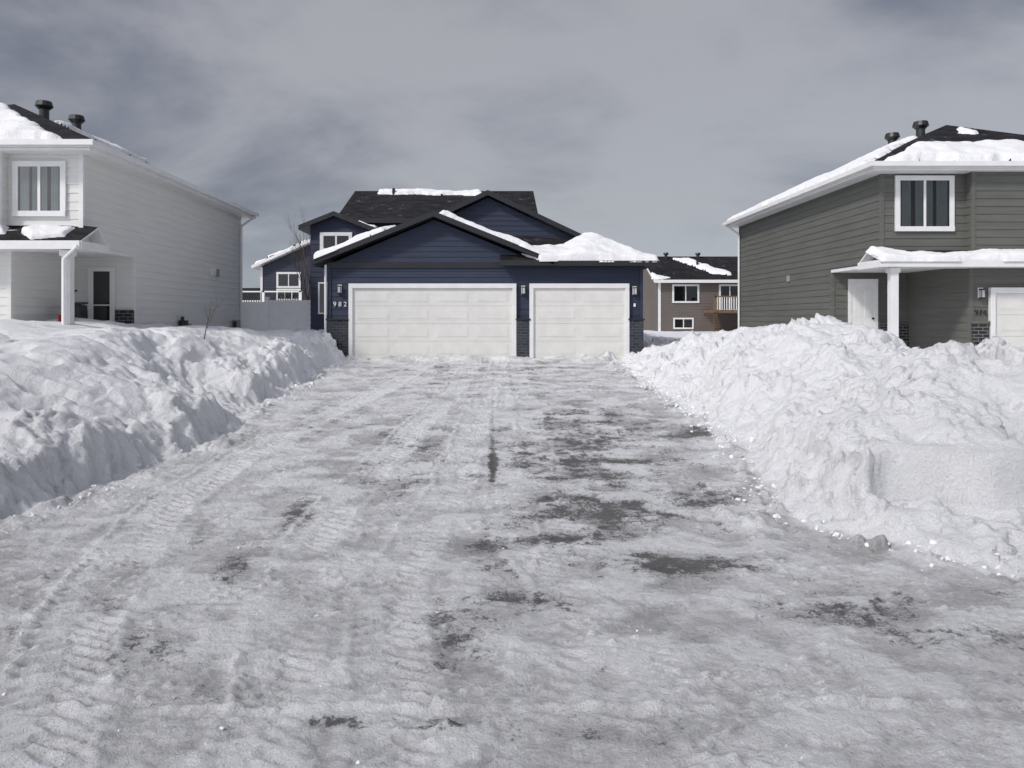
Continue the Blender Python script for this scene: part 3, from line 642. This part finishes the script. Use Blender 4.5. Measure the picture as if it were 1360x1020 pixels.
# fence
f=MB(); yf=28.0
for x0,x1,zt in ((-11.5,-8.4,2.62),(-8.4,-6.4,2.68)):
    f.box(x0+.06,x1-.06,yf-.02,yf+.02,1.0,zt-.1,VINYL); f.box(x0+.06,x1-.06,yf-.04,yf+.04,zt-.14,zt,VINYL)
    n=int((x1-x0)/.18)
    for k in range(n): f.box(x0+.1+k*.18,x0+.255+k*.18,yf-.027,yf-.019,1.0,zt-.14,VINYL)
for x in (-11.5,-8.4,-6.42): f.box(x-.065,x+.065,yf-.065,yf+.065,.8,2.78,VINYL); f.prism([(x-.085,yf-.085,2.80),(x+.085,yf-.085,2.80),(x+.085,yf+.085,2.80),(x-.085,yf+.085,2.80)],.03,VINYL,VINYL)
f.done('vinyl_fence')

# bare trees
def tree(name,x,y,z,h,r0,seed,depth=5,spread=.5):
    rnd=random.Random(seed); mb=MB()
    def br(p,d,l,r,k):
        n=3; q=p
        for i in range(n):
            d=(d+Vector((rnd.gauss(0,.07),rnd.gauss(0,.07),.04))).normalized(); q2=q+d*l/n
            r2=r*(1-.25/n*(i+1)/1.0); mb.cone(q,q2,r,r2,BARK,6,False); 
            if k<depth and i>=1:
                for _ in range(2 if k else 3):
                    a=rnd.uniform(0,2*math.pi); dd=(d+Vector((math.cos(a),math.sin(a),.35))*spread).normalized(); br(q2,dd,l*rnd.uniform(.5,.72),r2*.6,k+1)
            q=q2; r=r2
    br(Vector((x,y,z)),Vector((0,0,1)),h*.45,r0,0); mb.done(name)
tree('bare_tree',-7.9,32,1.0,5.6,.07,3,4,.36)
tree('sapling',-6.15,16,gz(-6.15,16)-.1,1.15,.014,8,2,.5)
tree('bare_tree',-14.5,62,1.0,6,.09,5,4,.5)
rnd=random.Random(9); tm=MB()
for k in range(500):
    x=rnd.uniform(-500,500); y=rnd.uniform(420,480); h=rnd.uniform(4,9)
    for j in range(5):
        a=rnd.uniform(0,6.28); tm.cone((x,y,1),(x+math.cos(a)*h*.3,y,1+h*rnd.uniform(.6,1)),.25,.05,BARK,4,False)
tm.done('distant_tree_line')

# ------------------------------------------------------------------ sky, sun, camera
ts=Vector((-.54,-.48,.60)).normalized()
W=bpy.data.worlds.new('World'); scene.world=W; W.use_nodes=True; nt=W.node_tree
bg=nt.nodes['Background']; out=nt.nodes['World Output']
sky=N(nt,'ShaderNodeTexSky'); sky.sky_type='NISHITA'; sky.sun_disc=False; sky.sun_elevation=math.asin(ts.z); sky.sun_rotation=math.atan2(ts.x,ts.y)%(2*math.pi)
bg.inputs[1].default_value=.12; L(nt,sky.outputs[0],bg.inputs[0])
tc=N(nt,'ShaderNodeTexCoord'); sp=N(nt,'ShaderNodeSeparateXYZ'); L(nt,tc.outputs['Generated'],sp.inputs[0])
zz=mathn(nt,'ADD',mathn(nt,'MAXIMUM',sp.outputs[2],0),.40)
cb=N(nt,'ShaderNodeCombineXYZ'); L(nt,mathn(nt,'DIVIDE',sp.outputs[0],zz),cb.inputs[0]); L(nt,mathn(nt,'DIVIDE',sp.outputs[1],zz),cb.inputs[1]); cb.inputs[2].default_value=5.3
mp=N(nt,'ShaderNodeMapping'); mp.inputs['Rotation'].default_value=(0,0,.5); mp.inputs['Scale'].default_value=(.9,1.15,1); L(nt,cb.outputs[0],mp.inputs[0])
n1=N(nt,'ShaderNodeTexNoise'); n1.inputs['Scale'].default_value=2.0; n1.inputs['Detail'].default_value=8; n1.inputs['Roughness'].default_value=.55; n1.inputs['Distortion'].default_value=.3; L(nt,mp.outputs[0],n1.inputs[0])
n2=noise(nt,mp.outputs[0],.8,3,.5)
f=mathn(nt,'ADD',mathn(nt,'MULTIPLY',n1.outputs[0],.6),mathn(nt,'MULTIPLY',n2,.4))
f=mathn(nt,'SUBTRACT',f,smap(nt,sp.outputs[2],.24,.44,0,.05))
cloud=mixc(nt,smap(nt,f,.36,.60),(.165,.170,.212),(.415,.412,.432))
hor=smap(nt,sp.outputs[2],.0,.17,1,0)
cloud=mixc(nt,mathn(nt,'MULTIPLY',hor,.5),cloud,(.35,.41,.52))
vd=N(nt,'ShaderNodeVectorMath',operation='DOT_PRODUCT'); L(nt,tc.outputs['Generated'],vd.inputs[0]); vd.inputs[1].default_value=ts
gl=smap(nt,vd.outputs['Value'],.20,1.0,1.0,4.4)
bg2=N(nt,'ShaderNodeBackground'); L(nt,cloud,bg2.inputs[0]); L(nt,gl,bg2.inputs[1])
mx=N(nt,'ShaderNodeMixShader'); mx.inputs[0].default_value=.86; L(nt,bg.outputs[0],mx.inputs[1]); L(nt,bg2.outputs[0],mx.inputs[2]); L(nt,mx.outputs[0],out.inputs[0])
sl_=bpy.data.lights.new('sun','SUN'); sl_.energy=2.1; sl_.angle=R(7); sl_.color=(1,.965,.91)
so=bpy.data.objects.new('sun',sl_); scene.collection.objects.link(so); so.rotation_euler=ts.to_track_quat('Z','Y').to_euler()
cam=bpy.data.cameras.new('camera'); co_=bpy.data.objects.new('camera',cam); scene.collection.objects.link(co_)
co_.location=(0,0,2.0); co_.rotation_euler=(R(90),0,0); cam.sensor_width=36; cam.lens=26.47; cam.shift_x=25/1360; cam.shift_y=-87/1360; cam.clip_end=6000; cam.clip_start=.05
scene.camera=co_
scene.view_settings.view_transform='Standard'; scene.view_settings.look='None'; scene.view_settings.exposure=0
